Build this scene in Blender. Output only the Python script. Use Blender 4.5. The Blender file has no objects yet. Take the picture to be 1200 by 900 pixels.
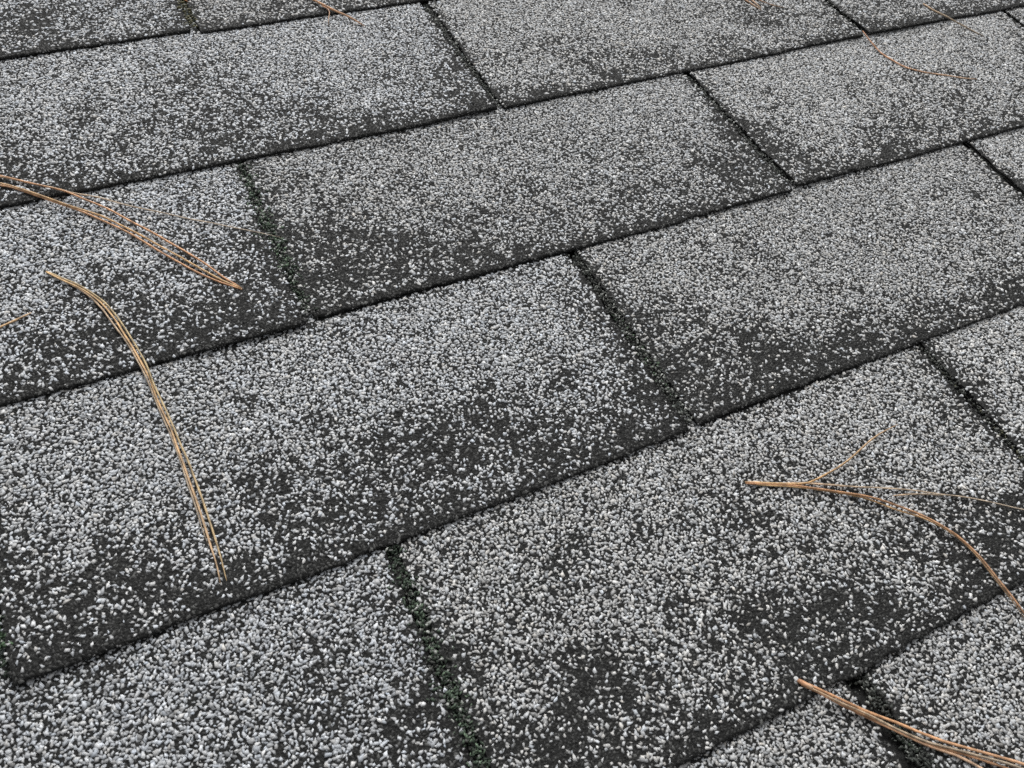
# Weathered asphalt shingle roof with fallen pine needles (Blender 4.5)
import bpy, math, random
import numpy as np
from mathutils import Matrix, Vector

S = bpy.context.scene
COL = S.collection

# ------------------------------------------------------------------ roof frame
PITCH = math.radians(15.05)
ROOF_M = Matrix.Translation((0, 0, 3.2)) @ Matrix.Rotation(PITCH, 4, 'X')   # x along the eave, y up the slope

# ------------------------------------------------------------------ camera
cam = bpy.data.cameras.new('camera')
cam.sensor_width = 36.0
cam.lens = 30.4992
cam.clip_start = 0.01
cam.clip_end = 500
co = bpy.data.objects.new('camera', cam)
COL.objects.link(co)
CR = [[0.89600405, 0.28976248, -0.33647356], [-0.42901147, 0.76039781, -0.48759033], [0.11456837, 0.58123392, 0.80563094]]
CL = [-0.228234, -0.530901, 0.342532]
M = Matrix([CR[0] + [CL[0]], CR[1] + [CL[1]], CR[2] + [CL[2]], [0, 0, 0, 1]])
co.matrix_world = ROOF_M @ M
cam.dof.use_dof = True
cam.dof.focus_distance = 0.50
cam.dof.aperture_fstop = 26.0
S.camera = co

# ------------------------------------------------------------------ sky and sun (overcast)
SUN_EL = math.radians(58)
SUN_AZ = math.radians(25)          # compass direction the light comes from, from +y towards +x
w = bpy.data.worlds.new('World')
S.world = w
w.use_nodes = True
nt = w.node_tree
bg = nt.nodes['Background']
sky = nt.nodes.new('ShaderNodeTexSky')
sky.sky_type = 'NISHITA'
sky.sun_disc = False
sky.sun_elevation = SUN_EL
sky.sun_rotation = SUN_AZ
sky.dust_density = 6.0
sky.air_density = 1.0
hs = nt.nodes.new('ShaderNodeHueSaturation')
hs.inputs['Saturation'].default_value = 0.04
nt.links.new(sky.outputs[0], hs.inputs['Color'])
nt.links.new(hs.outputs[0], bg.inputs['Color'])
bg.inputs['Strength'].default_value = 0.1
sun = bpy.data.lights.new('sun', 'SUN')
sun.energy = 1.15
sun.angle = math.radians(14)
sun.color = (1.0, 0.985, 0.96)
so = bpy.data.objects.new('sun', sun)
COL.objects.link(so)
d = Vector((math.sin(SUN_AZ) * math.cos(SUN_EL), math.cos(SUN_AZ) * math.cos(SUN_EL), math.sin(SUN_EL)))
so.rotation_euler = d.to_track_quat('Z', 'Y').to_euler()
so.location = (0, 0, 8)
S.view_settings.view_transform = 'Standard'
S.view_settings.look = 'None'
S.view_settings.gamma = 1.0
S.view_settings.exposure = 0.54
S.cycles.use_denoising = False
S.cycles.max_bounces = 6
S.render.filter_size = 0.95

# ------------------------------------------------------------------ helpers
def link(name, me, parent=None):
    o = bpy.data.objects.new(name, me)
    COL.objects.link(o)
    if parent:
        o.parent = parent
    return o


def fast_mesh(name, V, F3, colors=None, mat=None):
    """mesh from numpy: verts (n,3), triangles (m,3), per-vertex rgb"""
    me = bpy.data.meshes.new(name)
    nv, nf = len(V), len(F3)
    me.vertices.add(nv)
    me.vertices.foreach_set('co', np.ascontiguousarray(V, dtype=np.float32).ravel())
    me.loops.add(nf * 3)
    me.loops.foreach_set('vertex_index', np.ascontiguousarray(F3, dtype=np.int32).ravel())
    me.polygons.add(nf)
    me.polygons.foreach_set('loop_start', np.arange(0, nf * 3, 3, dtype=np.int32))
    if colors is not None:
        a = me.attributes.new('grain', 'FLOAT_COLOR', 'POINT')
        c = np.ones((nv, 4), dtype=np.float32)
        c[:, :3] = colors
        a.data.foreach_set('color', c.ravel())
    me.update(calc_edges=True)
    if mat:
        me.materials.append(mat)
    return me


_tabs = {}
def noise2(x, y, seed):
    """value noise, 0..1"""
    if seed not in _tabs:
        _tabs[seed] = np.random.default_rng(seed).random((256, 256))
    T = _tabs[seed]
    xi = np.floor(x).astype(int); yi = np.floor(y).astype(int)
    fx = x - xi; fy = y - yi
    fx = fx * fx * (3 - 2 * fx); fy = fy * fy * (3 - 2 * fy)
    a = T[xi % 256, yi % 256]; b = T[(xi + 1) % 256, yi % 256]
    c = T[xi % 256, (yi + 1) % 256]; e = T[(xi + 1) % 256, (yi + 1) % 256]
    return (a * (1 - fx) + b * fx) * (1 - fy) + (c * (1 - fx) + e * fx) * fy


def fbm(x, y, seed, octs=3):
    t = 0; amp = 1; tot = 0
    for i in range(octs):
        ca, sa = math.cos(.6 + 1.1 * i), math.sin(.6 + 1.1 * i)          # turned lattice, so no rows show
        t = t + amp * noise2((x * ca - y * sa) * 2 ** i + 17.3 * i, (x * sa + y * ca) * 2 ** i + 5.1 * i, seed + i)
        tot += amp; amp *= 0.55
    return t / tot

# ------------------------------------------------------------------ materials
def new_mat(name):
    m = bpy.data.materials.new(name)
    m.use_nodes = True
    return m, m.node_tree, m.node_tree.nodes['Principled BSDF']


def grain_material():
    m, t, p = new_mat('mineral_granule')
    a = t.nodes.new('ShaderNodeAttribute'); a.attribute_name = 'grain'
    tc = t.nodes.new('ShaderNodeTexCoord')
    n = t.nodes.new('ShaderNodeTexNoise'); n.inputs['Scale'].default_value = 1400; n.inputs['Detail'].default_value = 2
    r = t.nodes.new('ShaderNodeMapRange'); r.inputs['To Min'].default_value = 0.72; r.inputs['To Max'].default_value = 1.28
    mx = t.nodes.new('ShaderNodeMix'); mx.data_type = 'RGBA'; mx.blend_type = 'MULTIPLY'; mx.inputs['Factor'].default_value = 1
    t.links.new(tc.outputs['Object'], n.inputs['Vector'])
    t.links.new(n.outputs['Fac'], r.inputs['Value'])
    t.links.new(a.outputs['Color'], mx.inputs['A'])
    t.links.new(r.outputs['Result'], mx.inputs['B'])
    t.links.new(mx.outputs['Result'], p.inputs['Base Color'])
    p.inputs['Roughness'].default_value = 0.62
    p.inputs['Specular IOR Level'].default_value = 0.35
    return m


def asphalt_material():
    m, t, p = new_mat('asphalt_mat')
    tc = t.nodes.new('ShaderNodeTexCoord')
    n = t.nodes.new('ShaderNodeTexNoise'); n.inputs['Scale'].default_value = 380; n.inputs['Detail'].default_value = 4
    v = t.nodes.new('ShaderNodeTexVoronoi'); v.inputs['Scale'].default_value = 900
    cr = t.nodes.new('ShaderNodeValToRGB')
    cr.color_ramp.elements[0].position = 0.3; cr.color_ramp.elements[0].color = (0.006, 0.006, 0.006, 1)
    cr.color_ramp.elements[1].position = 0.75; cr.color_ramp.elements[1].color = (0.020, 0.0205, 0.0195, 1)
    b = t.nodes.new('ShaderNodeBump'); b.inputs['Strength'].default_value = 0.7; b.inputs['Distance'].default_value = 0.0006
    t.links.new(tc.outputs['Object'], n.inputs['Vector'])
    t.links.new(tc.outputs['Object'], v.inputs['Vector'])
    t.links.new(n.outputs['Fac'], cr.inputs['Fac'])
    t.links.new(v.outputs['Distance'], b.inputs['Height'])
    t.links.new(cr.outputs['Color'], p.inputs['Base Color'])
    t.links.new(b.outputs['Normal'], p.inputs['Normal'])
    p.inputs['Roughness'].default_value = 0.85
    p.inputs['Specular IOR Level'].default_value = 0.25
    return m


def wood_material():
    m, t, p = new_mat('roof_board')
    tc = t.nodes.new('ShaderNodeTexCoord')
    n = t.nodes.new('ShaderNodeTexNoise'); n.inputs['Scale'].default_value = 14
    cr = t.nodes.new('ShaderNodeValToRGB')
    cr.color_ramp.elements[0].color = (0.02, 0.02, 0.021, 1); cr.color_ramp.elements[1].color = (0.045, 0.045, 0.045, 1)
    t.links.new(tc.outputs['Object'], n.inputs['Vector']); t.links.new(n.outputs['Fac'], cr.inputs['Fac'])
    t.links.new(cr.outputs['Color'], p.inputs['Base Color']); p.inputs['Roughness'].default_value = 0.9
    return m


def needle_material(name, c_base, c_mid, c_tip):
    m, t, p = new_mat(name)
    a = t.nodes.new('ShaderNodeAttribute'); a.attribute_name = 'along'
    cr = t.nodes.new('ShaderNodeValToRGB')
    e = cr.color_ramp.elements
    e[0].position = 0.0; e[0].color = c_base + (1,)
    e[1].position = 1.0; e[1].color = c_tip + (1,)
    k = e.new(0.35); k.color = c_mid + (1,)
    tc = t.nodes.new('ShaderNodeTexCoord')
    n = t.nodes.new('ShaderNodeTexNoise'); n.inputs['Scale'].default_value = 260; n.inputs['Detail'].default_value = 4
    r = t.nodes.new('ShaderNodeMapRange'); r.inputs['From Min'].default_value = 0.3; r.inputs['From Max'].default_value = 0.7
    r.inputs['To Min'].default_value = 0.48; r.inputs['To Max'].default_value = 1.3
    mx = t.nodes.new('ShaderNodeMix'); mx.data_type = 'RGBA'; mx.blend_type = 'MULTIPLY'; mx.inputs['Factor'].default_value = 1
    t.links.new(a.outputs['Fac'], cr.inputs['Fac'])
    t.links.new(tc.outputs['Object'], n.inputs['Vector'])
    t.links.new(n.outputs['Fac'], r.inputs['Value'])
    t.links.new(cr.outputs['Color'], mx.inputs['A']); t.links.new(r.outputs['Result'], mx.inputs['B'])
    t.links.new(mx.outputs['Result'], p.inputs['Base Color'])
    p.inputs['Roughness'].default_value = 0.5
    p.inputs['Specular IOR Level'].default_value = 0.4
    return m


def flat_material(name, c, rough=0.85):
    m, t, p = new_mat(name)
    tc = t.nodes.new('ShaderNodeTexCoord')
    n = t.nodes.new('ShaderNodeTexNoise'); n.inputs['Scale'].default_value = 900
    r = t.nodes.new('ShaderNodeMapRange'); r.inputs['To Min'].default_value = 0.4; r.inputs['To Max'].default_value = 1.6
    mx = t.nodes.new('ShaderNodeMix'); mx.data_type = 'RGBA'; mx.blend_type = 'MULTIPLY'; mx.inputs['Factor'].default_value = 1
    mx.inputs['A'].default_value = c + (1,)
    t.links.new(tc.outputs['Object'], n.inputs['Vector']); t.links.new(n.outputs['Fac'], r.inputs['Value'])
    t.links.new(r.outputs['Result'], mx.inputs['B']); t.links.new(mx.outputs['Result'], p.inputs['Base Color'])
    p.inputs['Roughness'].default_value = rough
    return m


MAT_GRAIN = grain_material()
MAT_ASPHALT = asphalt_material()

# ------------------------------------------------------------------ the roof (all below in its own frame, mm -> m)
MM = 0.001
EXPO = 127.0           # course exposure
T = 2.3                # rise per course
SLAB = 2.05             # shingle thickness


def box_mesh(name, x0, x1, y0, y1, z0, z1, mat):
    V = np.array([[x, y, z] for z in (z0, z1) for y in (y0, y1) for x in (x0, x1)], dtype=float)
    Q = [(0, 2, 3, 1), (4, 5, 7, 6), (0, 1, 5, 4), (2, 6, 7, 3), (0, 4, 6, 2), (1, 3, 7, 5)]
    F = []
    for q in Q:
        F += [(q[0], q[1], q[2]), (q[0], q[2], q[3])]
    return fast_mesh(name, V, np.array(F), None, mat)


roof = link('roof', box_mesh('roof', -1.15, 1.45, -1.02, 0.80, -0.024, -0.0085, wood_material()))
roof.matrix_world = ROOF_M
roof['kind'] = 'structure'
roof['label'] = 'low sloped roof covered in weathered grey asphalt shingles'

# tab rows seen in the photograph: course bottom line (mm), list of (left, right, v at left, v at right)
ROWS = {
    0:  (0.0,   [(-461, -162, 4.5, 2.0), (-152, 143, -0.5, -6.0)]),
    1:  (-128., [(-311, -6.0, -125.5, -129.2), (4.5, 297, -128.4, -129.8), (307, 602, -129.8, -134.0)]),
    2:  (-253., [(-473, -168.5, -253.2, -254.9), (-159.5, 137, -251.6, -255.0), (147, 443, -252.3, -252.8)]),
    3:  (-380., [(-315, -20.0, -381.8, -380.9), (-9.0, 286, -378.2, -378.6), (296, 592, -378.0, -379.0)]),
    4:  (-508., [(-480, -176, -507.5, -507.5), (-166, 131, -507.8, -507.4), (140, 436, -507.0, -507.5)]),
}
# tabs of which only a strip shows at the picture's edge
EDGE_TABS = {2: [(452, 748, -252.5, -253.5)], 3: [(-623, -323, -381.5, -381.5)], 5: [(-318, -18., -634, -634), (-8.5, 287, -634, -634)]}
# slots between neighbouring tabs of a course: (u left, u right, v bottom, v top, grime tone)
SLOTS = []
BLOBS = [
    (-247.5, 42.2, 0.03641, -0.0054, -0.01248, -0.04678, 0.45),
    (-194.2, 25.0, 0.0634, -0.01293, -0.01811, -0.06761, 0.2),
    (-24.2, -147.4, 1.73854, -0.78362, -0.37092, -1.18925, 0),
    (-260.3, -73.8, 0.03207, -0.00492, -0.01154, -0.03701, 0.4),
    (-180.0, -61.7, 0.02853, -0.00681, -0.00919, -0.03083, 0.5),
    (-269.3, -26.7, 0.08721, -0.01188, -0.01758, -0.05958, 0.3),
    (-131.1, -97.6, 0.03211, -0.00976, -0.01465, -0.04789, 0.2),
    (-33.1, -101.0, 0.04877, -0.02033, -0.01309, -0.04411, 0.2),
    (-181.5, -98.4, 0.0412, -0.01018, -0.01962, -0.06289, 0.3),
    (222.7, -92.4, 0.03182, -0.02231, -0.01087, -0.04031, 0.25),
    (57.9, -79.2, 0.03029, -0.01538, -0.01104, -0.03939, 0.12),
    (295.2, -109.6, 0.05941, -0.04743, -0.01549, -0.05758, 0.3),
    (-265.2, -228.4, 0.02917, -0.0052, -0.02254, -0.06076, 0.4),
    (-292.2, -234.4, 0.04605, -0.00661, -0.01604, -0.04254, 0.4),
    (-242.0, -228.6, 0.04215, -0.00882, -0.01862, -0.05062, 0.3),
    (-212.9, -242.2, 0.04076, -0.01029, -0.02603, -0.07057, 0.3),
    (-167.9, -203.6, 0.06299, -0.01878, -0.01072, -0.03073, 0.4),
    (-169.6, -231.4, 0.05659, -0.01737, -0.01678, -0.04673, 0.35),
    (-102.5, -219.7, 0.01692, -0.00661, -0.01349, -0.03895, 0.55),
    (-137.4, -236.7, 0.03095, -0.01091, -0.01897, -0.05316, 0.45),
    (-134.8, -195.0, 0.04173, -0.01406, -0.01105, -0.03234, 0.4),
    (-23.9, -218.3, 0.03637, -0.01794, -0.0208, -0.06182, 0.3),
    (16.1, -228.0, 0.03853, -0.0213, -0.02029, -0.06054, 0.3),
    (31.2, -189.8, 0.02771, -0.01511, -0.01566, -0.04886, 0.2),
    (137.0, -219.5, 0.04228, -0.02983, -0.01245, -0.03901, 0.3),
    (133.0, -239.2, 0.03751, -0.02697, -0.02643, -0.0811, 0.25),
    (-69.5, -248.0, 0.02825, -0.01273, -0.02668, -0.07573, 0.3),
    (141.1, -199.0, 0.0521, -0.03607, -0.01169, -0.03749, 0.4),
    (159.6, -235.2, 0.04141, -0.0311, -0.01725, -0.0536, 0.4),
    (380.8, -202.7, 0.02791, -0.02804, -0.01084, -0.03733, 0.3),
    (255.3, -229.9, 0.02152, -0.0188, -0.01856, -0.05977, 0.2),
    (317.9, -205.1, 0.0239, -0.02214, -0.0162, -0.0546, 0.15),
    (-111.0, -340.2, 0.02382, -0.01074, -0.0212, -0.05428, 0.6),
    (-86.0, -362.6, 0.02457, -0.01247, -0.03033, -0.07678, 0.45),
    (-203.9, -337.1, 0.03779, -0.01149, -0.02766, -0.06868, 0.45),
    (-152.4, -357.9, 0.03082, -0.01223, -0.02286, -0.05675, 0.55),
    (-28.1, -348.1, 0.03625, -0.02131, -0.01714, -0.04487, 0.45),
    (-193.5, -363.5, 0.02425, -0.0081, -0.04333, -0.10543, 0.4),
    (-301.9, -365.5, 0.04703, -0.00744, -0.0215, -0.05013, 0.45),
    (-270.7, -350.2, 0.03796, -0.00774, -0.02999, -0.07175, 0.35),
    (-242.3, -372.0, 0.02681, -0.00692, -0.03846, -0.09121, 0.45),
    (-305.5, -304.8, 0.06824, -0.00946, -0.02712, -0.06678, 0.3),
    (-60.5, -321.8, 0.04116, -0.0212, -0.02211, -0.05862, 0.25),
    (-296.2, -385.6, 0.05569, -0.00965, -0.06317, -0.145, 0.5),
    (31.9, -356.6, 0.02813, -0.01948, -0.01427, -0.03785, 0.5),
    (66.1, -363.5, 0.02492, -0.01883, -0.01781, -0.04749, 0.45),
    (103.5, -368.3, 0.02759, -0.0227, -0.02723, -0.07319, 0.45),
    (1.2, -311.9, 0.04658, -0.02794, -0.01465, -0.04006, 0.4),
    (203.3, -358.3, 0.02873, -0.02787, -0.02027, -0.05681, 0.35),
    (221.7, -308.9, 0.0276, -0.02557, -0.01437, -0.04238, 0.15),
    (6.9, -369.9, 0.04786, -0.03189, -0.03477, -0.09034, 0.4),
    (-249.3, -386.2, 0.076, -0.01919, -0.06395, -0.14936, 0.25),
    (-227.5, -446.0, 0.03903, -0.01256, -0.0629, -0.14072, 0.35),
    (-289.0, -361.8, 0.07982, -0.01423, -0.0568, -0.13356, 0.1),
    (-193.0, -451.5, 0.04872, -0.01902, -0.0263, -0.05933, 0.4),
    (-169.5, -437.2, 0.09156, -0.03877, -0.02972, -0.06843, 0.25),
    (-100.0, -410.8, 0.0523, -0.02752, -0.02968, -0.07167, 0.4),
    (-73.3, -443.3, 0.03836, -0.02332, -0.02979, -0.07064, 0.4),
    (-15.0, -467.8, 0.02812, -0.02112, -0.02363, -0.05603, 0.5),
    (-44.1, -476.0, 0.02483, -0.01752, -0.02562, -0.05974, 0.42),
    (0.9, -487.2, 0.02962, -0.02408, -0.03219, -0.07556, 0.45),
    (58.9, -478.9, 0.02666, -0.02441, -0.02157, -0.05198, 0.5),
    (-111.1, -486.0, 0.0197, -0.0115, -0.02114, -0.04775, 0.42),
    (-154.3, -475.4, 0.03954, -0.01921, -0.02956, -0.06631, 0.4),
    (-20.5, -425.3, 0.04144, -0.02833, -0.02897, -0.07104, 0.35),
    (81.8, -471.9, 0.02984, -0.0283, -0.03409, -0.08328, 0.45),
    (107.6, -477.6, 0.04302, -0.04346, -0.02774, -0.06802, 0.45),
    (-113.8, -455.8, 0.03583, -0.01953, -0.03805, -0.08803, 0.4),
    (83.1, -493.5, 0.03605, -0.03579, -0.03648, -0.08759, 0.45),
    (-119.2, -428.0, 0.06183, -0.03139, -0.03481, -0.08227, 0.2),
    (-27.2, -499.0, 0.03665, -0.02838, -0.0452, -0.10408, 0.5),
    (53.4, -435.8, 0.04612, -0.03841, -0.0442, -0.11018, 0.15),
    (140.3, -403.5, 0.03981, -0.03731, -0.01802, -0.04754, 0.25),
    (-18.2, -521.7, 0.07305, -0.06084, -0.04013, -0.09103, 0.2),
    (-65.4, -515.0, 0.03988, -0.02867, -0.07158, -0.16058, 0.05),
    (47.7, -539.3, 0.04883, -0.04961, -0.03771, -0.08631, 0.1)]          # stained patches: u, v, inverse 2x2 matrix, strength


TAB_L = {}


def surf_z(u, s, seed):
    """height of a tab's top face (mm) at u, s mm up from its butt"""
    warp = (fbm(u * 0.012 + seed * 3.7, s * 0.012 + seed, 71, 2) - 0.5) * 1.7
    L = TAB_L.get(seed, 300.0)
    h4 = np.random.default_rng(seed + 900).random(4)
    for cu, a, b in ((0.0, h4[0], h4[1]), (L, h4[2], h4[3])):
        if a > .45:
            curl = (.5 + 1.5 * b) * np.exp(-((u - cu) / (28 + 30 * b)) ** 2) * np.exp(-(s / 34.0) ** 2)
            warp = warp + curl
    fade = np.clip(1.15 - s / EXPO, 0, 1) * np.clip(s / 25 + 0.7, 0, 1)
    return T * (1 - s / EXPO) + warp * fade


def butt_wave(x, L, v0, v1, seed):
    f = x / L
    return v0 + (v1 - v0) * f + (fbm(x * 0.02 + seed * 9.1, x * 0 + seed, 31, 2) - 0.5) * 2.2 + (noise2(x * 0.29, x * 0 + seed * 1.7, 37) - 0.5) * 2.2 * np.clip(noise2(x * 0.045, x * 0 + seed * 2.9, 39) * 1.8 - .5, .15, 1)


def shingle_mesh(L, dv, seed):
    """slab of one tab with its covered upper half; origin at its lower left corner"""
    n = int(L / 3.2)
    x = np.linspace(0, L, n + 1)
    bw = butt_wave(x, L, 0.0, dv, seed)
    rows = [(0.0, -SLAB), (-0.25, -SLAB * 0.45), (0.3, -0.35), (1.3, 0.0)] + [(s_, 0) for s_ in range(6, 130, 5)] + [(EXPO * 1.98, 0)]
    V = []
    side = (fbm(np.array([q[0] for q in rows]) * 0.09, np.full(len(rows), seed * 1.0), 41, 3) - 0.5) * 3.6
    for j, (s, dz) in enumerate(rows):
        xx = x.copy()
        xx[0] += side[j] + (noise2(np.array([s * .3]), np.array([seed * 2.2]), 45)[0] - .5)
        xx[-1] += (fbm(np.array([s * .09]), np.array([seed * 1.0 + 9.5]), 47, 3)[0] - .5) * 3.6
        y = s + bw * max(0.0, 1 - s / 100.0)
        z = surf_z(x, np.full_like(x, s), seed) + dz
        V.append(np.stack([xx, y, z], 1))
    # underside row at the top end
    x2 = x
    V.append(np.stack([x2, np.full_like(x2, EXPO * 1.98), surf_z(x2, np.full_like(x2, EXPO * 1.98), seed) - SLAB], 1))
    R = len(V); V = np.concatenate(V)
    F = []
    m = n + 1
    for j in range(R - 1):
        a = np.arange(n) + j * m
        F.append(np.stack([a, a + 1, a + 1 + m], 1)); F.append(np.stack([a, a + 1 + m, a + m], 1))
    a = np.arange(n)                                     # bottom
    F.append(np.stack([a, a + (R - 1) * m, a + 1 + (R - 1) * m], 1)); F.append(np.stack([a, a + 1 + (R - 1) * m, a + 1], 1))
    cap = []
    for j in range(1, R - 1):                            # side walls as fans
        cap.append((0, (j + 1) * m, j * m))
        cap.append((n, n + j * m, n + (j + 1) * m))
    F.append(np.array(cap))
    return fast_mesh('shingle', V * MM, np.concatenate(F), None, MAT_ASPHALT)


# granule templates: a five sided chip with a broken flat top, and a small dark grain
rng = np.random.default_rng(5)
def chip(k, m):
    r = np.random.default_rng(100 + k + 50 * m)
    ang = np.linspace(0, 2 * np.pi, m, endpoint=False) + r.uniform(-1, 1, m) * 2.4 / m
    ra = r.uniform(.68, 1.28, m)
    base = np.stack([np.cos(ang) * ra, np.sin(ang) * ra, np.full(m, -.25)], 1)
    off = r.uniform(-.10, .10, 2); tilt = r.uniform(-.3, .3, 2)
    sc = r.uniform(.78, 1.0, m)
    top = np.stack([base[:, 0] * sc + off[0], base[:, 1] * sc + off[1], np.zeros(m)], 1)
    top[:, 2] = .80 + top[:, 0] * tilt[0] + top[:, 1] * tilt[1] + r.uniform(-.1, .1, m)
    return np.concatenate([base, top])
def chip_faces(m):
    return np.array([f for i in range(m) for f in ((i, (i + 1) % m, m + (i + 1) % m), (i, m + (i + 1) % m, m + i))] + [(m, m + i, m + i + 1) for i in range(1, m - 1)])
CHIPS = np.stack([chip(k, 5) for k in range(24)])
CHIP_F = chip_faces(5)
CHIPS4 = np.stack([chip(k, 4) for k in range(24)])
CHIP4_F = chip_faces(4)
def grain(k):
    r = np.random.default_rng(300 + k)
    ang = np.linspace(0, 2 * np.pi, 4, endpoint=False) + r.uniform(-.3, .3, 4)
    ra = r.uniform(.8, 1.2, 4)
    base = np.stack([np.cos(ang) * ra, np.sin(ang) * ra, np.full(4, -.3)], 1)
    return np.concatenate([base, [[r.uniform(-.3, .3), r.uniform(-.3, .3), .75]]])
GRAINS = np.stack([grain(k) for k in range(16)])
GRAIN_F = np.array([(i, (i + 1) % 4, 4) for i in range(4)])


def scatter(TM, TF, px, py, pz, rad, ratio, hgt, rg):
    n = len(px)
    V = TM[rg.integers(0, len(TM), n)].copy()
    V[:, :, 0] *= (rad * ratio)[:, None]; V[:, :, 1] *= (rad / ratio)[:, None]; V[:, :, 2] *= hgt[:, None]
    yaw = rg.uniform(0, 2 * np.pi, n); c = np.cos(yaw)[:, None]; s = np.sin(yaw)[:, None]
    X = V[:, :, 0] * c - V[:, :, 1] * s; Y = V[:, :, 0] * s + V[:, :, 1] * c
    V[:, :, 0] = X + px[:, None]; V[:, :, 1] = Y + py[:, None]; V[:, :, 2] += pz[:, None]
    nv = TM.shape[1]
    F = (TF[None] + (np.arange(n) * nv)[:, None, None]).reshape(-1, 3)
    return V.reshape(-1, 3), F


SLOT_CUT = 2.4
PITCH_G = 1.43     # granule spacing, mm

def granule_mesh(u0, v0, L, dv, seed, slots_above, wear=0.0, cool=0.0):
    """all granules of one tab in tab coordinates; u0, v0 = roof position of its lower left corner"""
    rg = np.random.default_rng(seed * 13 + 7)
    dx = PITCH_G; dy = PITCH_G * 0.866
    gx, gy = np.meshgrid(np.arange(-1, L / dx + 2), np.arange(-3, (EXPO * 2) / dy))
    x = (gx + 0.5 * (gy % 2)) * dx; y = gy * dy
    x = (x + rg.normal(0, .30 * dx, x.shape)).ravel(); y = (y + rg.normal(0, .30 * dx, y.shape)).ravel()
    bw = butt_wave(np.clip(x, 0, L), L, 0.0, dv, seed)
    s = y - bw * np.clip(1 - y / 100., 0, 1)
    rag = rg.uniform(-.7, 1.6, (2, len(x)))
    ok = (x > rag[0]) & (x < L - rag[1]) & (s > 0.3) & (s < EXPO + 1.5)
    slot = np.zeros(len(x), bool); tone = np.zeros(len(x))
    for (a, b, vb, vt, tn) in slots_above:
        k = (x + u0 > a) & (x + u0 < b) & (y + v0 > vb + 1.5) & (y + v0 < vt) & (s < EXPO * 1.97)
        slot |= k; tone[k] = 1.0 if tn == 'green' else 0.0
    keep = ok | slot
    x, y, s, slot, tone = x[keep], y[keep], s[keep], slot[keep], tone[keep]
    U = x + u0; Vv = y + v0
    # ---- how many light granules are left here
    h = s / EXPO
    D = np.interp(h, [0, .025, .05, .12, .25, .45, .7, 1.0], [.08, .30, .52, .71, .81, .94, 1.02, 1.04]) - wear * (1 - h)
    mid = fbm(U / 19., Vv / 15., 57, 3)
    D = D - np.clip((mid - .50) * 1.5, 0, .26) * np.interp(h, [0, .5, 1], [1.0, .85, .35])
    e = np.minimum(x, L - x)
    D = D * np.interp(e, [0, 2, 6, 13, 24], [.2, .42, .74, .93, 1]) ** np.interp(h, [0, .6, 1], [1, .8, .35])
    big = fbm(U / 46., Vv / 34., 11, 3)
    D = D - np.clip((big - .53) * 1.4, -.12, .30) * np.interp(h, [0, .45, 1], [1.0, .7, .25])
    for (bu, bv, m00, m01, m10, m11, st) in BLOBS:
        du = U - bu; dw = Vv - bv
        p = m00 * du + m01 * dw; q = m10 * du + m11 * dw
        D = D - .74 * st * np.exp(-(p * p + q * q) * .9)
    D = np.where(h > .02, np.maximum(D, .28), D)
    # slots: a few pale grains at the mouth, grime higher up
    pos = (s - EXPO) / EXPO
    Dslot = np.interp(pos, [0, .1, .3, 1], [.85, .65, .42, .2])
    D = np.where(slot, Dslot, D)
    clump = fbm(U / 4.2, Vv / 4.2, 23, 2)
    clump2 = fbm(U / 10.5, Vv / 8.5, 83, 2)
    g = (clump - .5) * .6 + (clump2 - .5) * .45 + rg.uniform(-.5, .5, len(x)) + .5
    light = g < D
    n = len(x)
    z = surf_z(x, s, seed) + np.where(slot & (s > EXPO), 0.0, 0.0)
    # ---- colours
    tab_tone = 1 + .07 * math.sin(seed * 2.39)
    tone_l = tab_tone * np.where(rg.random(n) < .10, rg.uniform(.14, .30, n), np.clip(rg.normal(.435, .08, n), .2, .7))
    bright = rg.random(n) < .04
    tone_l = np.where(bright, rg.uniform(.56, .74, n), tone_l)
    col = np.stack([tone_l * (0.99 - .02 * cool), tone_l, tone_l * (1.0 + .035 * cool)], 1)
    hue = rg.normal(0, .022, n)[:, None]
    col = col * (1 + hue * np.array([1.0, .15, -1.0]))
    dk = rg.uniform(.007, .025, n) + rg.uniform(.015, .08, n) * (rg.random(n) < .24)
    dcol = np.stack([dk * 1.0, dk * 1.02, dk * .98], 1)
    gm = slot & (tone > .5)
    col = np.where((slot & (pos > .08))[:, None], col * np.array([.42, .46, .42]), col)
    grn = rg.random(n) < .5
    col = np.where((gm & grn & (pos > .05))[:, None], np.stack([dk * 1.9, dk * 2.9, dk * 2.1], 1), col)
    dcol = np.where((gm & (rg.random(n) < .5))[:, None], np.stack([dk * .75, dk * 1.35, dk * .9], 1), dcol)
    rad = np.clip(rg.normal(.59, .15, n), .26, 1.03) * PITCH_G
    ratio = rg.uniform(1.0, 1.5, n)
    hgt = rad * np.where(light, rg.uniform(.34, .60, n), rg.uniform(.5, 1.2, n))
    rad = np.where(light, rad, rad * 1.0)
    four = rg.random(n) < .9
    Vs, Fs, Cs, base = [], [], [], 0
    for sel, TM, TF in ((light & four, CHIPS4, CHIP4_F), (light & ~four, CHIPS, CHIP_F), (~light, GRAINS, GRAIN_F)):
        Va, Fa = scatter(TM, TF, x[sel], y[sel], z[sel], rad[sel], ratio[sel], hgt[sel], rg)
        Vs.append(Va); Fs.append(Fa + base); base += len(Va)
        Cs.append(np.repeat(np.where(light[:, None], col, dcol)[sel], TM.shape[1], 0))
    m = int(L * 1.5)                                     # crumbs along the cut edge
    ex = rg.uniform(.5, L - .5, m)
    ez = rg.uniform(0, 1, m)
    ey = butt_wave(ex, L, 0.0, dv, seed) + .25 - .35 * rg.random(m) + 1.0 * (ez > .9)
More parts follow.
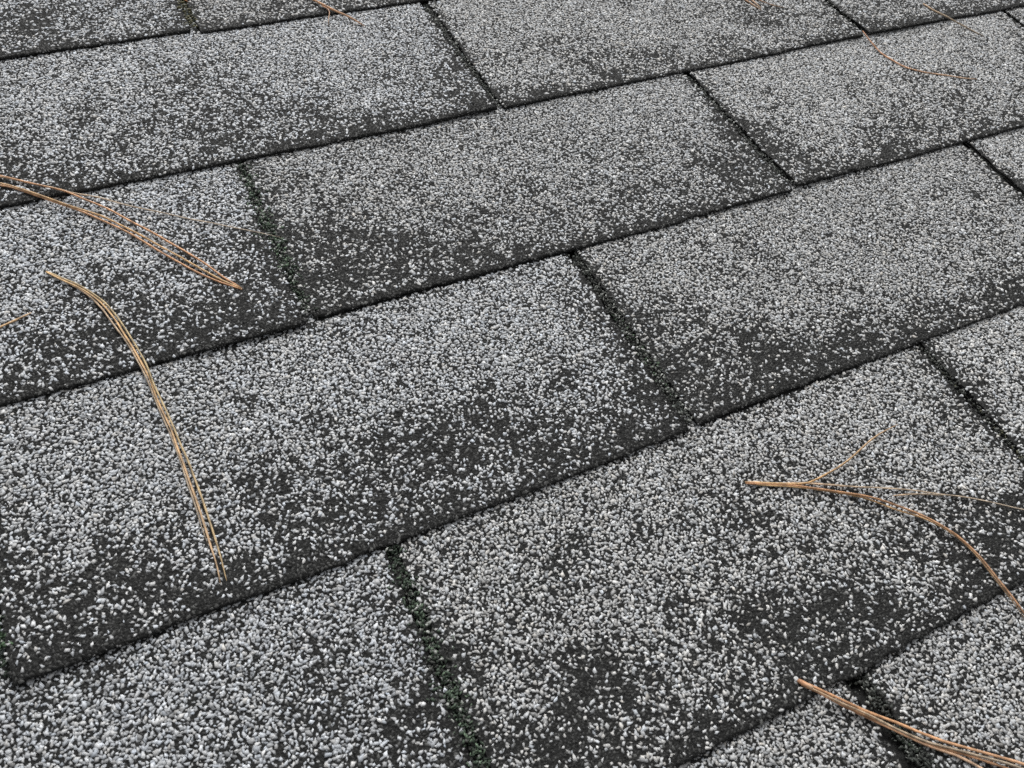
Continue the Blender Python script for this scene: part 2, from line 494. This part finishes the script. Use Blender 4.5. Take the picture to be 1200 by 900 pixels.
    Va, Fa = scatter(GRAINS, GRAIN_F, ex, ey, surf_z(ex, np.zeros(m), seed) - SLAB * (1 - ez) * .85 - .15, rg.uniform(.3, .62, m), rg.uniform(1, 1.5, m), rg.uniform(.3, .8, m), rg)
    ec = np.where(rg.random(m) < .16, rg.uniform(.09, .3, m), rg.uniform(.012, .035, m))
    Vs.append(Va); Fs.append(Fa + base); Cs.append(np.repeat(np.stack([ec, ec, ec], 1), GRAINS.shape[1], 0))
    return fast_mesh('granules', np.concatenate(Vs) * MM, np.concatenate(Fs), np.concatenate(Cs), MAT_GRAIN)


def standard_row(r):
    base = -3 - 126.8 * r
    off = -157 if r % 2 == 0 else -1
    tabs = []
    for i in range(-4, 6):
        c = off + 304.6 * i
        tabs.append((c + 5, c + 304.6 - 5, base, base))
    return tabs


ALL = []                      # row, left, right, v left, v right, seen
for r in range(-4, 7):
    seen = ROWS.get(r, (0, []))[1]
    for t in seen:
        ALL.append((r,) + t + (True,))
    for t in EDGE_TABS.get(r, []):
        ALL.append((r,) + t + (False,))
    seen = seen + EDGE_TABS.get(r, [])
    for t in standard_row(r):
        mid = (t[0] + t[1]) / 2
        if mid < -760 or mid > 1080:
            continue
        if any(t[0] < q[1] - 30 and t[1] > q[0] + 30 for q in seen):
            continue
        ALL.append((r,) + t + (False,))
rows = {}
ALL = [(r, a - SLOT_CUT, b + SLOT_CUT, va, vb, sn) for (r, a, b, va, vb, sn) in ALL]
for t in ALL:
    rows.setdefault(t[0], []).append(t)
for r, ts in rows.items():
    ts.sort(key=lambda t: t[1])
    for a, b in zip(ts, ts[1:]):
        c = round((a[2] + b[1]) / 2)
        tone = 'dark'
        for (rr, uu, tn) in ((0, -157, 'green'), (2, -164, 'green'), (3, -319, 'green'), (4, -171, 'green')):
            if rr == r and abs(uu - c) < 6:
                tone = tn
        vb = min(a[4], b[3])
        SLOTS.append((r, a[2] - 2, b[1] + 2, vb, vb + EXPO + 6, tone))

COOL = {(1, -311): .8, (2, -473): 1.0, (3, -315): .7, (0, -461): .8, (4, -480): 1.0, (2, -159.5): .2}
stock = []
far = []
for k, (r, a, b, va, vb, seen) in enumerate(sorted(ALL, key=lambda t: (not t[5], t[0], t[1]))):
    if seen:
        TAB_L[k + 1] = b - a
        sm = shingle_mesh(b - a, vb - va, k + 1)
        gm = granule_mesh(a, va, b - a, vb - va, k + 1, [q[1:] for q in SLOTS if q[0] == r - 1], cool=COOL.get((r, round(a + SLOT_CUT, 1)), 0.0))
        if r in (1, 2, 3) and abs((b - a) - 296) < 8:
            stock.append((sm, gm))
    else:
        sm, gm = stock[(k * 7 + r) % len(stock)]
    so_ = link('shingle', sm, roof)
    so_.location = (a * MM, va * MM, 0)
    go = link('granules', gm, so_)
    go['kind'] = 'stuff'
    go['label'] = 'pale and blackened mineral granules bedded in the shingle'

# ------------------------------------------------------------------ moss and grime in the slots
def moss_mesh(spots, seed):
    rg = np.random.default_rng(seed)
    px, py, pz, rad, col = [], [], [], [], []
    for (u0, u1, v0, v1, n, size, c) in spots:
        u = rg.normal((u0 + u1) / 2, (u1 - u0) * .19, n); f = rg.random(n); v = v0 + (v1 - v0) * f
        px.append(u); py.append(v)
        pz.append(rg.uniform(-2.0, .45, n) + T * (1 - f) + .2); rad.append(rg.uniform(.4, 1.15, n) * size)
        cc = np.array(c)[None] * rg.uniform(.5, 1.6, n)[:, None]
        col.append(cc)
    px, py, pz, rad, col = map(np.concatenate, (px, py, pz, rad, col))
    n = len(px)
    V, F = scatter(CHIPS, CHIP_F, px, py, pz, rad, rg.uniform(1.0, 1.9, n), rad * rg.uniform(.5, 1.3, n), rg)
    return fast_mesh('moss', V * MM, F, np.repeat(col, CHIPS.shape[1], 0), MAT_GRAIN)

G1 = (.042, .060, .042); G2 = (.036, .040, .035); G3 = (.105, .150, .100); G4 = (.085, .080, .040)
K1, K2, K3 = (.044, .046, .041), (.26, .27, .25), (.05, .05, .03)
moss = link('moss', moss_mesh([
    # green slots: u0, u1, v0, v1, count, size, colour
    (-172, -156, -249, -127, 620, .72, G1), (-171, -157, -250, -127, 260, .7, K1), (-170, -158, -215, -140, 170, .7, G3), (-172, -157, -250, -127, 170, .72, K2),
    (-163, -152, 6, 80, 220, .75, G4), (-163, -152, 6, 80, 60, .75, K2),
    (-325, -313, -378, -262, 260, .75, G1), (-322, -315, -366, -352, 60, .8, (.05, .09, .045)), (-325, -313, -378, -270, 50, .75, K2),
    (-179, -163, -503, -381, 620, .75, G1), (-178, -165, -503, -381, 260, .7, K1), (-177, -165, -500, -395, 230, .7, G3), (-179, -163, -503, -381, 170, .75, K2),
    # grey grit in the others
    (-19, -7, -376, -256, 380, .7, G2), (-19, -7, -377, -256, 230, .7, K1), (-18, -8, -360, -300, 60, .7, G3), (-19, -7, -377, -262, 190, .7, K2),
    (137, 146, -250, -134, 170, .65, G2), (137, 146, -250, -140, 75, .65, K2), (137, 146, -250, -134, 90, .65, K1),
    (131, 140, -500, -380, 190, .7, G2), (131, 140, -470, -395, 40, .7, K3), (131, 140, -500, -384, 70, .7, K2), (131, 140, -500, -380, 90, .7, K1),
    (-20, -6, -560, -505, 330, .75, G2), (-17, -10, -543, -533, 45, .7, (.032, .048, .03)), (-19, -7, -600, -507, 90, .75, K2), (-19, -7, -600, -507, 170, .75, K1),
    (-6, 4, -126, -6, 260, .65, G2), (-6, 4, -126, -10, 80, .65, K2), (298, 306, -128, -10, 150, .65, G2), (298, 306, -128, -30, 40, .65, K2),
    (447, 453, -250, -140, 120, .6, G2),
], 3), roof)
moss['kind'] = 'stuff'
moss['label'] = 'dark green moss and grime caught in the slots between shingles'

# ------------------------------------------------------------------ pine needles
N_ORANGE = needle_material('needle_orange', (.52, .27, .14), (.64, .35, .18), (.58, .34, .20))
N_TAN = needle_material('needle_tan', (.56, .43, .25), (.48, .37, .20), (.55, .40, .22))
N_GOLD = needle_material('needle_gold', (.60, .40, .20), (.60, .37, .17), (.48, .33, .20))
N_RED = needle_material('needle_red', (.48, .24, .13), (.58, .31, .17), (.58, .41, .28))
N_PALE = needle_material('needle_pale', (.58, .39, .24), (.52, .40, .28), (.42, .35, .27))
NM = dict(orange=N_ORANGE, tan=N_TAN, gold=N_GOLD, red=N_RED, pale=N_PALE)


def catmull(P, step):
    P = np.array(P, float)
    Q = np.concatenate([[2 * P[0] - P[1]], P, [2 * P[-1] - P[-2]]])
    out = []
    for i in range(1, len(Q) - 2):
        n = max(2, int(np.linalg.norm(Q[i + 1] - Q[i]) / step))
        for t in np.arange(n) / n:
            out.append(.5 * ((2 * Q[i]) + (-Q[i - 1] + Q[i + 1]) * t + (2 * Q[i - 1] - 5 * Q[i] + 4 * Q[i + 1] - Q[i + 2]) * t * t
                             + (-Q[i - 1] + 3 * Q[i] - 3 * Q[i + 1] + Q[i + 2]) * t ** 3))
    out.append(Q[-2])
    return np.array(out)


def tube(pts, r0, r1, tip0, tip1, origin, mat, seed, name='needle'):
    P = catmull(pts, 3.5)
    kk = np.arange(len(P)) * .31
    P = P + np.stack([noise2(kk, kk * 0 + seed, 91) - .5, noise2(kk, kk * 0 + seed + 40, 91) - .5, (noise2(kk, kk * 0 + seed + 80, 91) - .5) * .5], 1) * .55
    d = np.gradient(P, axis=0)
    d /= np.linalg.norm(d, axis=1)[:, None]
    up = np.array([0, 0, 1.0])
    side = np.cross(d, up); side /= np.linalg.norm(side, axis=1)[:, None]
    nrm = np.cross(side, d)
    n = len(P)
    rg = np.random.default_rng(seed)
    f = np.linspace(0, 1, n)
    # taper towards pointed ends
    R = (r0 + (r1 - r0) * f) * np.interp(f, [0, .02, .9, 1], [tip0, 1, 1, tip1]) * (1 + .22 * (noise2(f * 60, f * 0 + seed, 61) - .5))
    K = 8
    th = np.linspace(0, 2 * np.pi, K, endpoint=False) + seed
    prof = 1 - .16 * np.cos(3 * np.linspace(0, 2 * np.pi, K, endpoint=False))       # rounded triangular section
    V = P[:, None] + R[:, None, None] * prof[None, :, None] * (np.cos(th)[None, :, None] * side[:, None] + np.sin(th)[None, :, None] * nrm[:, None])
    V = np.concatenate([V.reshape(-1, 3), P[:1], P[-1:]])
    F = []
    a = np.arange(K); b = (a + 1) % K
    for i in range(n - 1):
        F.append(np.stack([i * K + a, (i + 1) * K + a, (i + 1) * K + b], 1)); F.append(np.stack([i * K + a, (i + 1) * K + b, i * K + b], 1))
    F.append(np.stack([np.full(K, n * K), a, b], 1)); F.append(np.stack([np.full(K, n * K + 1), (n - 1) * K + b, (n - 1) * K + a], 1))
    me = fast_mesh(name, (V - np.array(origin)) * MM, np.concatenate(F), None, mat)
    at = me.attributes.new('along', 'FLOAT', 'POINT')
    at.data.foreach_set('value', np.concatenate([np.repeat(f, K), [0, 1]]).astype(np.float32))
    me.polygons.foreach_set('use_smooth', np.ones(len(me.polygons), bool))
    return me


NEEDLES = [
    {'name': 'pine_needle_bundle', 'label': 'three long tan pine needles running in from the left edge and meeting in one point', 'cat': 'pine needles', 'mat': 'orange', 'strands': [{'pts': [[-189.32, -222.6, 2.67], [-195.6, -212.63, 2.92], [-201.9, -200.49, 2.98], [-208.08, -190.74, 3.0], [-217.49, -175.88, 3.02], [-227.33, -161.89, 2.94], [-237.33, -147.7, 2.88], [-248.44, -136.14, 4.39], [-259.25, -124.82, 4.26], [-271.65, -115.02, 4.14], [-284.91, -104.71, 3.83], [-300.28, -94.4, 3.52], [-319.71, -84.21, 3.21]], 'r': (0.4588, 0.518), 'tip': (0.5, 0.35), 'mat': 'orange'}, {'pts': [[-189.39, -222.88, 2.67], [-198.33, -211.52, 2.77], [-206.25, -200.53, 2.66], [-215.69, -186.36, 2.56], [-228.62, -167.53, 2.45], [-238.7, -153.94, 2.25], [-249.38, -142.83, 2.15], [-258.3, -136.49, 3.98], [-269.06, -125.46, 4.03], [-278.19, -116.99, 4.08], [-285.65, -110.42, 3.82], [-300.86, -99.95, 3.6], [-320.04, -88.47, 3.31]], 'r': (0.4588, 0.5549999999999999), 'tip': (0.5, 0.35), 'mat': 'gold'}, {'pts': [[-189.07, -223.24, 2.6], [-199.93, -212.69, 2.65], [-209.66, -200.43, 2.51], [-219.76, -185.36, 2.33], [-229.93, -169.34, 2.11], [-239.99, -155.75, 1.86], [-250.43, -143.29, 1.67], [-259.59, -135.81, 3.47], [-271.1, -124.22, 3.54], [-280.24, -115.77, 3.62], [-285.94, -111.57, 3.41], [-301.15, -101.58, 3.29], [-320.35, -90.86, 3.05]], 'r': (0.4588, 0.5549999999999999), 'tip': (0.5, 0.35), 'mat': 'orange'}]},
    {'name': 'pine_needle', 'label': 'thin faded pine needle forking above the three long needles towards the mossy slot', 'cat': 'pine needle', 'mat': 'pale', 'strands': [{'pts': [[-308.12, -90.01, 3.16], [-292.66, -99.73, 3.54], [-277.38, -110.8, 3.93], [-262.19, -122.11, 4.26], [-252.87, -129.71, 4.27], [-241.38, -136.91, 4.22], [-232.17, -142.52, 2.22], [-224.69, -148.45, 2.21], [-213.26, -156.29, 2.12], [-200.08, -166.13, 2.06], [-182.95, -177.96, 1.99], [-171.46, -185.67, 2.06], [-164.7, -190.72, 2.11], [-160.33, -194.54, 2.08]], 'r': (0.5032, 0.2516), 'tip': (0.5, 0.35)}]},
    {'name': 'pine_needle_bundle', 'label': 'arched bundle of straw coloured needles crossing a butt edge at left centre', 'cat': 'pine needles', 'mat': 'tan', 'strands': [{'pts': [[-274.31, -179.6, 2.0], [-268.93, -186.22, 2.5], [-262.85, -193.07, 3.01], [-257.38, -200.89, 3.57], [-252.39, -210.83, 4.16], [-248.64, -222.33, 4.61], [-245.9, -234.24, 4.93], [-243.56, -247.16, 5.02], [-241.84, -260.56, 5.1], [-240.75, -274.71, 3.62], [-239.57, -287.52, 3.52], [-238.43, -299.93, 3.39], [-237.34, -310.63, 3.31], [-236.76, -324.45, 3.21], [-236.32, -336.94, 3.19], [-236.11, -348.55, 3.23], [-236.14, -358.07, 3.24], [-236.2, -366.13, 3.22], [-236.4, -371.93, 3.08]], 'r': (0.444, 0.444), 'tip': (0.5, 0.35), 'mat': 'tan'}, {'pts': [[-274.35, -179.88, 2.0], [-269.74, -186.07, 2.32], [-263.77, -193.27, 2.64], [-259.28, -199.68, 3.01], [-254.28, -209.45, 3.4], [-250.77, -220.23, 3.76], [-247.6, -233.93, 4.02], [-244.88, -246.93, 4.04], [-243.15, -260.29, 4.05], [-241.94, -273.94, 2.51], [-240.83, -287.35, 2.58], [-239.9, -299.31, 2.61], [-239.35, -309.44, 2.69], [-239.08, -321.91, 2.76], [-238.82, -334.0, 2.86], [-238.48, -345.35, 2.99], [-238.67, -355.72, 3.09], [-238.67, -365.06, 3.15], [-239.12, -371.96, 3.08]], 'r': (0.4588, 0.444), 'tip': (0.5, 0.35), 'mat': 'gold'}, {'pts': [[-274.03, -180.24, 1.94], [-269.11, -186.7, 2.12], [-264.6, -192.97, 2.31], [-260.53, -199.4, 2.56], [-255.9, -208.93, 2.84], [-252.12, -220.28, 3.1], [-248.82, -233.47, 3.36], [-246.09, -246.48, 3.38], [-243.98, -259.98, 3.4], [-242.76, -273.57, 1.76], [-241.64, -287.05, 1.9], [-240.69, -299.1, 2.04], [-240.1, -310.67, 2.18], [-239.95, -322.22, 2.37], [-239.57, -333.95, 2.55], [-239.44, -344.8, 2.69], [-239.24, -353.63, 2.68]], 'r': (0.444, 0.37), 'tip': (0.5, 0.35), 'mat': 'pale'}]},
    {'name': 'pine_needle', 'label': 'short stub of one golden pine needle poking in at the left edge', 'cat': 'pine needle', 'mat': 'gold', 'strands': [{'pts': [[-319.41, -216.74, 2.49], [-308.27, -212.42, 2.54], [-298.78, -208.82, 2.52], [-291.12, -206.64, 2.51], [-284.46, -204.58, 2.52]], 'r': (0.5549999999999999, 0.444), 'tip': (0.5, 0.35)}]},
    {'name': 'pine_needle_bundle', 'label': 'golden needle bundle spreading from one point into three prongs at right', 'cat': 'pine needles', 'mat': 'gold', 'strands': [{'pts': [[-7.57, -414.8, 1.74], [4.19, -420.49, 2.12], [16.74, -425.97, 2.42], [24.52, -427.04, 2.7], [35.37, -426.33, 2.98], [47.58, -424.22, 3.19], [61.25, -420.67, 3.38], [74.34, -418.22, 3.54], [84.52, -417.45, 3.71]], 'r': (0.4884, 0.37), 'tip': (0.5, 0.35), 'mat': 'gold'}, {'pts': [[-7.22, -414.9, 1.91], [8.29, -421.84, 2.03], [19.8, -426.81, 2.18], [34.75, -434.16, 2.36], [51.88, -442.34, 2.43], [66.88, -450.11, 2.42], [75.84, -455.48, 2.44], [88.53, -462.86, 2.49], [98.92, -469.64, 2.66], [111.99, -479.48, 2.86], [127.28, -490.11, 2.86]], 'r': (0.4588, 0.26639999999999997), 'tip': (0.5, 0.35), 'mat': 'pale'}, {'pts': [[-7.83, -415.18, 1.74], [11.27, -424.59, 2.17], [25.22, -432.9, 2.58], [37.37, -440.24, 2.98], [46.86, -447.53, 3.48], [55.22, -456.04, 4.0], [61.21, -464.02, 4.53], [66.41, -472.88, 4.81], [69.46, -481.12, 4.87], [70.88, -490.84, 4.96], [70.97, -501.87, 4.78], [71.3, -510.93, 4.44], [72.85, -519.59, 2.29], [72.29, -529.18, 1.94]], 'r': (0.518, 0.4884), 'tip': (0.5, 0.35), 'mat': 'orange'}, {'pts': [[-6.52, -416.17, 1.69], [13.05, -425.79, 1.9], [30.69, -436.18, 2.07], [42.21, -444.46, 2.26], [51.06, -453.96, 2.45], [60.01, -462.53, 2.7], [67.19, -472.91, 2.92], [70.34, -481.53, 3.16], [71.54, -491.45, 3.34], [71.22, -501.73, 3.3], [70.91, -510.69, 3.26], [72.05, -519.66, 1.25]], 'r': (0.40700000000000003, 0.37), 'tip': (0.5, 0.35), 'mat': 'gold'}]},
    {'name': 'pine_needle', 'label': 'short broken piece of needle lying just below the middle prong at right', 'cat': 'pine needle', 'mat': 'pale', 'strands': [{'pts': [[55.78, -448.13, 2.07], [63.81, -450.69, 2.15], [71.86, -453.9, 2.25], [79.79, -457.97, 2.27]], 'r': (0.37, 0.333), 'tip': (0.5, 0.35)}]},
    {'name': 'pine_needle_bundle', 'label': 'thick orange bundle of pine needles at the bottom right corner', 'cat': 'pine needles', 'mat': 'orange', 'strands': [{'pts': [[-40.53, -501.2, 3.55], [-35.17, -507.76, 3.97], [-28.98, -515.36, 4.39], [-21.01, -523.13, 2.87], [-13.94, -530.51, 3.28], [-8.35, -536.84, 3.72], [-1.07, -543.99, 3.81], [5.44, -549.37, 3.93], [13.32, -555.85, 3.9], [21.02, -562.55, 3.77], [31.26, -571.55, 3.47]], 'r': (0.5327999999999999, 0.592), 'tip': (0.5, 0.35), 'mat': 'orange'}, {'pts': [[-41.11, -501.47, 3.43], [-34.76, -509.13, 3.68], [-27.14, -518.93, 3.93], [-18.3, -528.32, 2.37], [-11.61, -536.16, 2.64], [-5.94, -542.45, 2.88], [0.58, -547.71, 3.17], [9.77, -555.15, 3.29], [17.38, -561.7, 3.43], [26.11, -569.57, 3.43]], 'r': (0.5327999999999999, 0.592), 'tip': (0.5, 0.35), 'mat': 'pale'}, {'pts': [[-40.9, -502.0, 3.07], [-34.23, -510.49, 3.19], [-25.37, -521.17, 1.52], [-17.5, -530.47, 1.77], [-10.88, -538.43, 1.96], [-5.18, -544.7, 2.15], [0.99, -550.45, 2.27], [6.12, -557.25, 2.34], [11.05, -564.23, 2.28]], 'r': (0.5327999999999999, 0.5549999999999999), 'tip': (0.5, 0.35), 'mat': 'red'}, {'pts': [[-40.53, -502.58, 3.22], [-34.63, -509.8, 3.29], [-26.58, -520.27, 3.37], [-16.98, -529.95, 1.64], [-10.8, -537.38, 1.86], [-5.42, -543.52, 2.06], [1.36, -549.05, 2.28], [9.58, -556.06, 2.38], [18.2, -564.07, 2.44], [24.28, -569.87, 2.39]], 'r': (0.4884, 0.5549999999999999), 'tip': (0.5, 0.35), 'mat': 'orange'}], 'sheath': [[-41.62, -500.34, 3.5], [-40.34, -502.11, 3.57], [-38.76, -504.04, 3.63], [-37.37, -505.66, 3.67]]},
    {'name': 'pine_needle', 'label': 'single orange needle crossing the topmost butt edge left of the centre', 'cat': 'pine needle', 'mat': 'orange', 'strands': [{'pts': [[-85.64, 31.16, 3.49], [-77.15, 16.47, 3.86], [-71.1, 5.77, 4.23], [-64.33, -4.17, 4.09], [-58.22, -12.31, 3.64], [-50.84, -21.66, 1.24]], 'r': (0.888, 0.5549999999999999), 'tip': (0.5, 0.35)}]},
    {'name': 'pine_needle', 'label': 'tiny reddish curl of broken needle beside the orange needle near the top', 'cat': 'pine needle', 'mat': 'red', 'strands': [{'pts': [[-72.15, 4.46, 3.92], [-69.62, 1.37, 3.81], [-69.34, -3.07, 3.6], [-71.71, -8.31, 3.39], [-74.1, -14.14, 1.1]], 'r': (0.40700000000000003, 0.222), 'tip': (0.5, 0.35)}]},
    {'name': 'pine_needle_bundle', 'label': 'reddish cluster of three needle ends hanging in at the top edge', 'cat': 'pine needles', 'mat': 'red', 'strands': [{'pts': [[231.81, -37.16, 2.2], [233.45, -54.88, 2.35], [236.44, -66.72, 2.53], [240.36, -80.53, 2.45]], 'r': (0.666, 0.518), 'tip': (0.5, 0.35)}, {'pts': [[233.23, -36.27, 2.2], [236.77, -54.69, 2.44], [240.38, -67.91, 2.63], [241.2, -78.13, 2.63]], 'r': (0.666, 0.444), 'tip': (0.5, 0.35)}, {'pts': [[235.3, -35.58, 2.22], [240.98, -55.65, 2.37], [246.81, -68.08, 2.45], [253.09, -76.3, 2.49], [260.25, -82.17, 2.41]], 'r': (0.592, 0.296), 'tip': (0.5, 0.35)}]},
    {'name': 'pine_needle', 'label': 'bent reddish needle below a shingle corner at the upper right', 'cat': 'pine needle', 'mat': 'red', 'strands': [{'pts': [[302.03, -125.88, 3.21], [298.94, -140.72, 3.19], [299.69, -150.96, 1.51], [301.79, -161.06, 1.69], [306.2, -172.18, 1.85], [316.81, -181.8, 1.99], [330.66, -189.67, 2.11], [341.66, -196.13, 2.18], [351.0, -199.89, 2.18]], 'r': (0.444, 0.518), 'tip': (0.4, 0.4)}]},
    {'name': 'pine_needle', 'label': 'short pale orange needle across the top butt edge in the upper right corner', 'cat': 'pine needle', 'mat': 'pale', 'strands': [{'pts': [[379.25, -108.47, 3.15], [380.35, -119.11, 3.49], [383.6, -126.36, 3.7], [387.51, -136.92, 3.67], [394.95, -145.15, 1.69], [400.36, -157.9, 1.42]], 'r': (0.703, 0.444), 'tip': (0.5, 0.35)}]}]      # roof coordinates, mm
seed = 1
for spec in NEEDLES:
    strands = spec['strands']
    org = strands[0]['pts'][0]
    mat4 = ROOF_M @ Matrix.Translation(Vector(org) * MM)
    if len(strands) == 1:
        q = strands[0]
        root = link(spec['name'], tube(q['pts'], q['r'][0], q['r'][1], q['tip'][0], q['tip'][1], org, NM[spec['mat']], seed, spec['name']))
        seed += 1
    else:
        root = link(spec['name'], None)
        for q in strands:
            link('needle', tube(q['pts'], q['r'][0], q['r'][1], q['tip'][0], q['tip'][1], org, NM[q.get('mat', spec['mat'])], seed), root)
            seed += 1
        if spec.get('sheath'):
            link('sheath', tube(spec['sheath'], 1.0, .75, .8, .9, org, N_RED, seed, 'sheath'), root)
            seed += 1
    root.matrix_world = mat4
    root['label'] = spec['label']
    root['category'] = spec['cat']
    root['group'] = 'fallen pine needles on the shingles'

# a flake of dry leaf stuck in the slot at the top left
LF = [-154.35, 40.93, 0.0]
nL = 9
rg = np.random.default_rng(8)
Vt = []
for i in range(nL):
    f = i / (nL - 1)
    wd = 2.6 * math.sin(math.pi * (f * .9 + .06)) + .3
    for sgn in (-1, 0, 1):
        Vt.append((sgn * wd + rg.uniform(-.25, .25), (f - .5) * 13, abs(sgn) * .7 + .9 + .5 * math.sin(f * 5)))
Vt = np.array(Vt)
Vt = np.concatenate([Vt, Vt - [0, 0, .25]])
Fq = []
for i in range(nL - 1):
    for j in range(2):
        p = i * 3 + j
        Fq += [(p, p + 1, p + 4), (p, p + 4, p + 3)]
o = nL * 3
Fq += [(c + o, b + o, a + o) for (a, b, c) in list(Fq)]
rim = [i * 3 for i in range(nL)] + [i * 3 + 2 for i in range(nL)][::-1]
rim = [0, 1] + [i * 3 + 2 for i in range(nL)] + [(nL - 1) * 3 + 1] + [i * 3 for i in range(nL - 1, 0, -1)]
for a, b in zip(rim, rim[1:] + rim[:1]):
    Fq += [(a, a + o, b + o), (a, b + o, b)]
leaf = link('leaf_fragment', fast_mesh('leaf_fragment', Vt * MM, np.array(Fq), None, flat_material('dry_leaf', (.42, .19, .06), .6)))
leaf.matrix_world = ROOF_M @ Matrix.Translation(Vector(LF) * MM) @ Matrix.Rotation(.25, 4, 'Z')
leaf['label'] = 'small orange dry leaf fragment stuck in the mossy slot at the top left edge'
leaf['category'] = 'leaf'
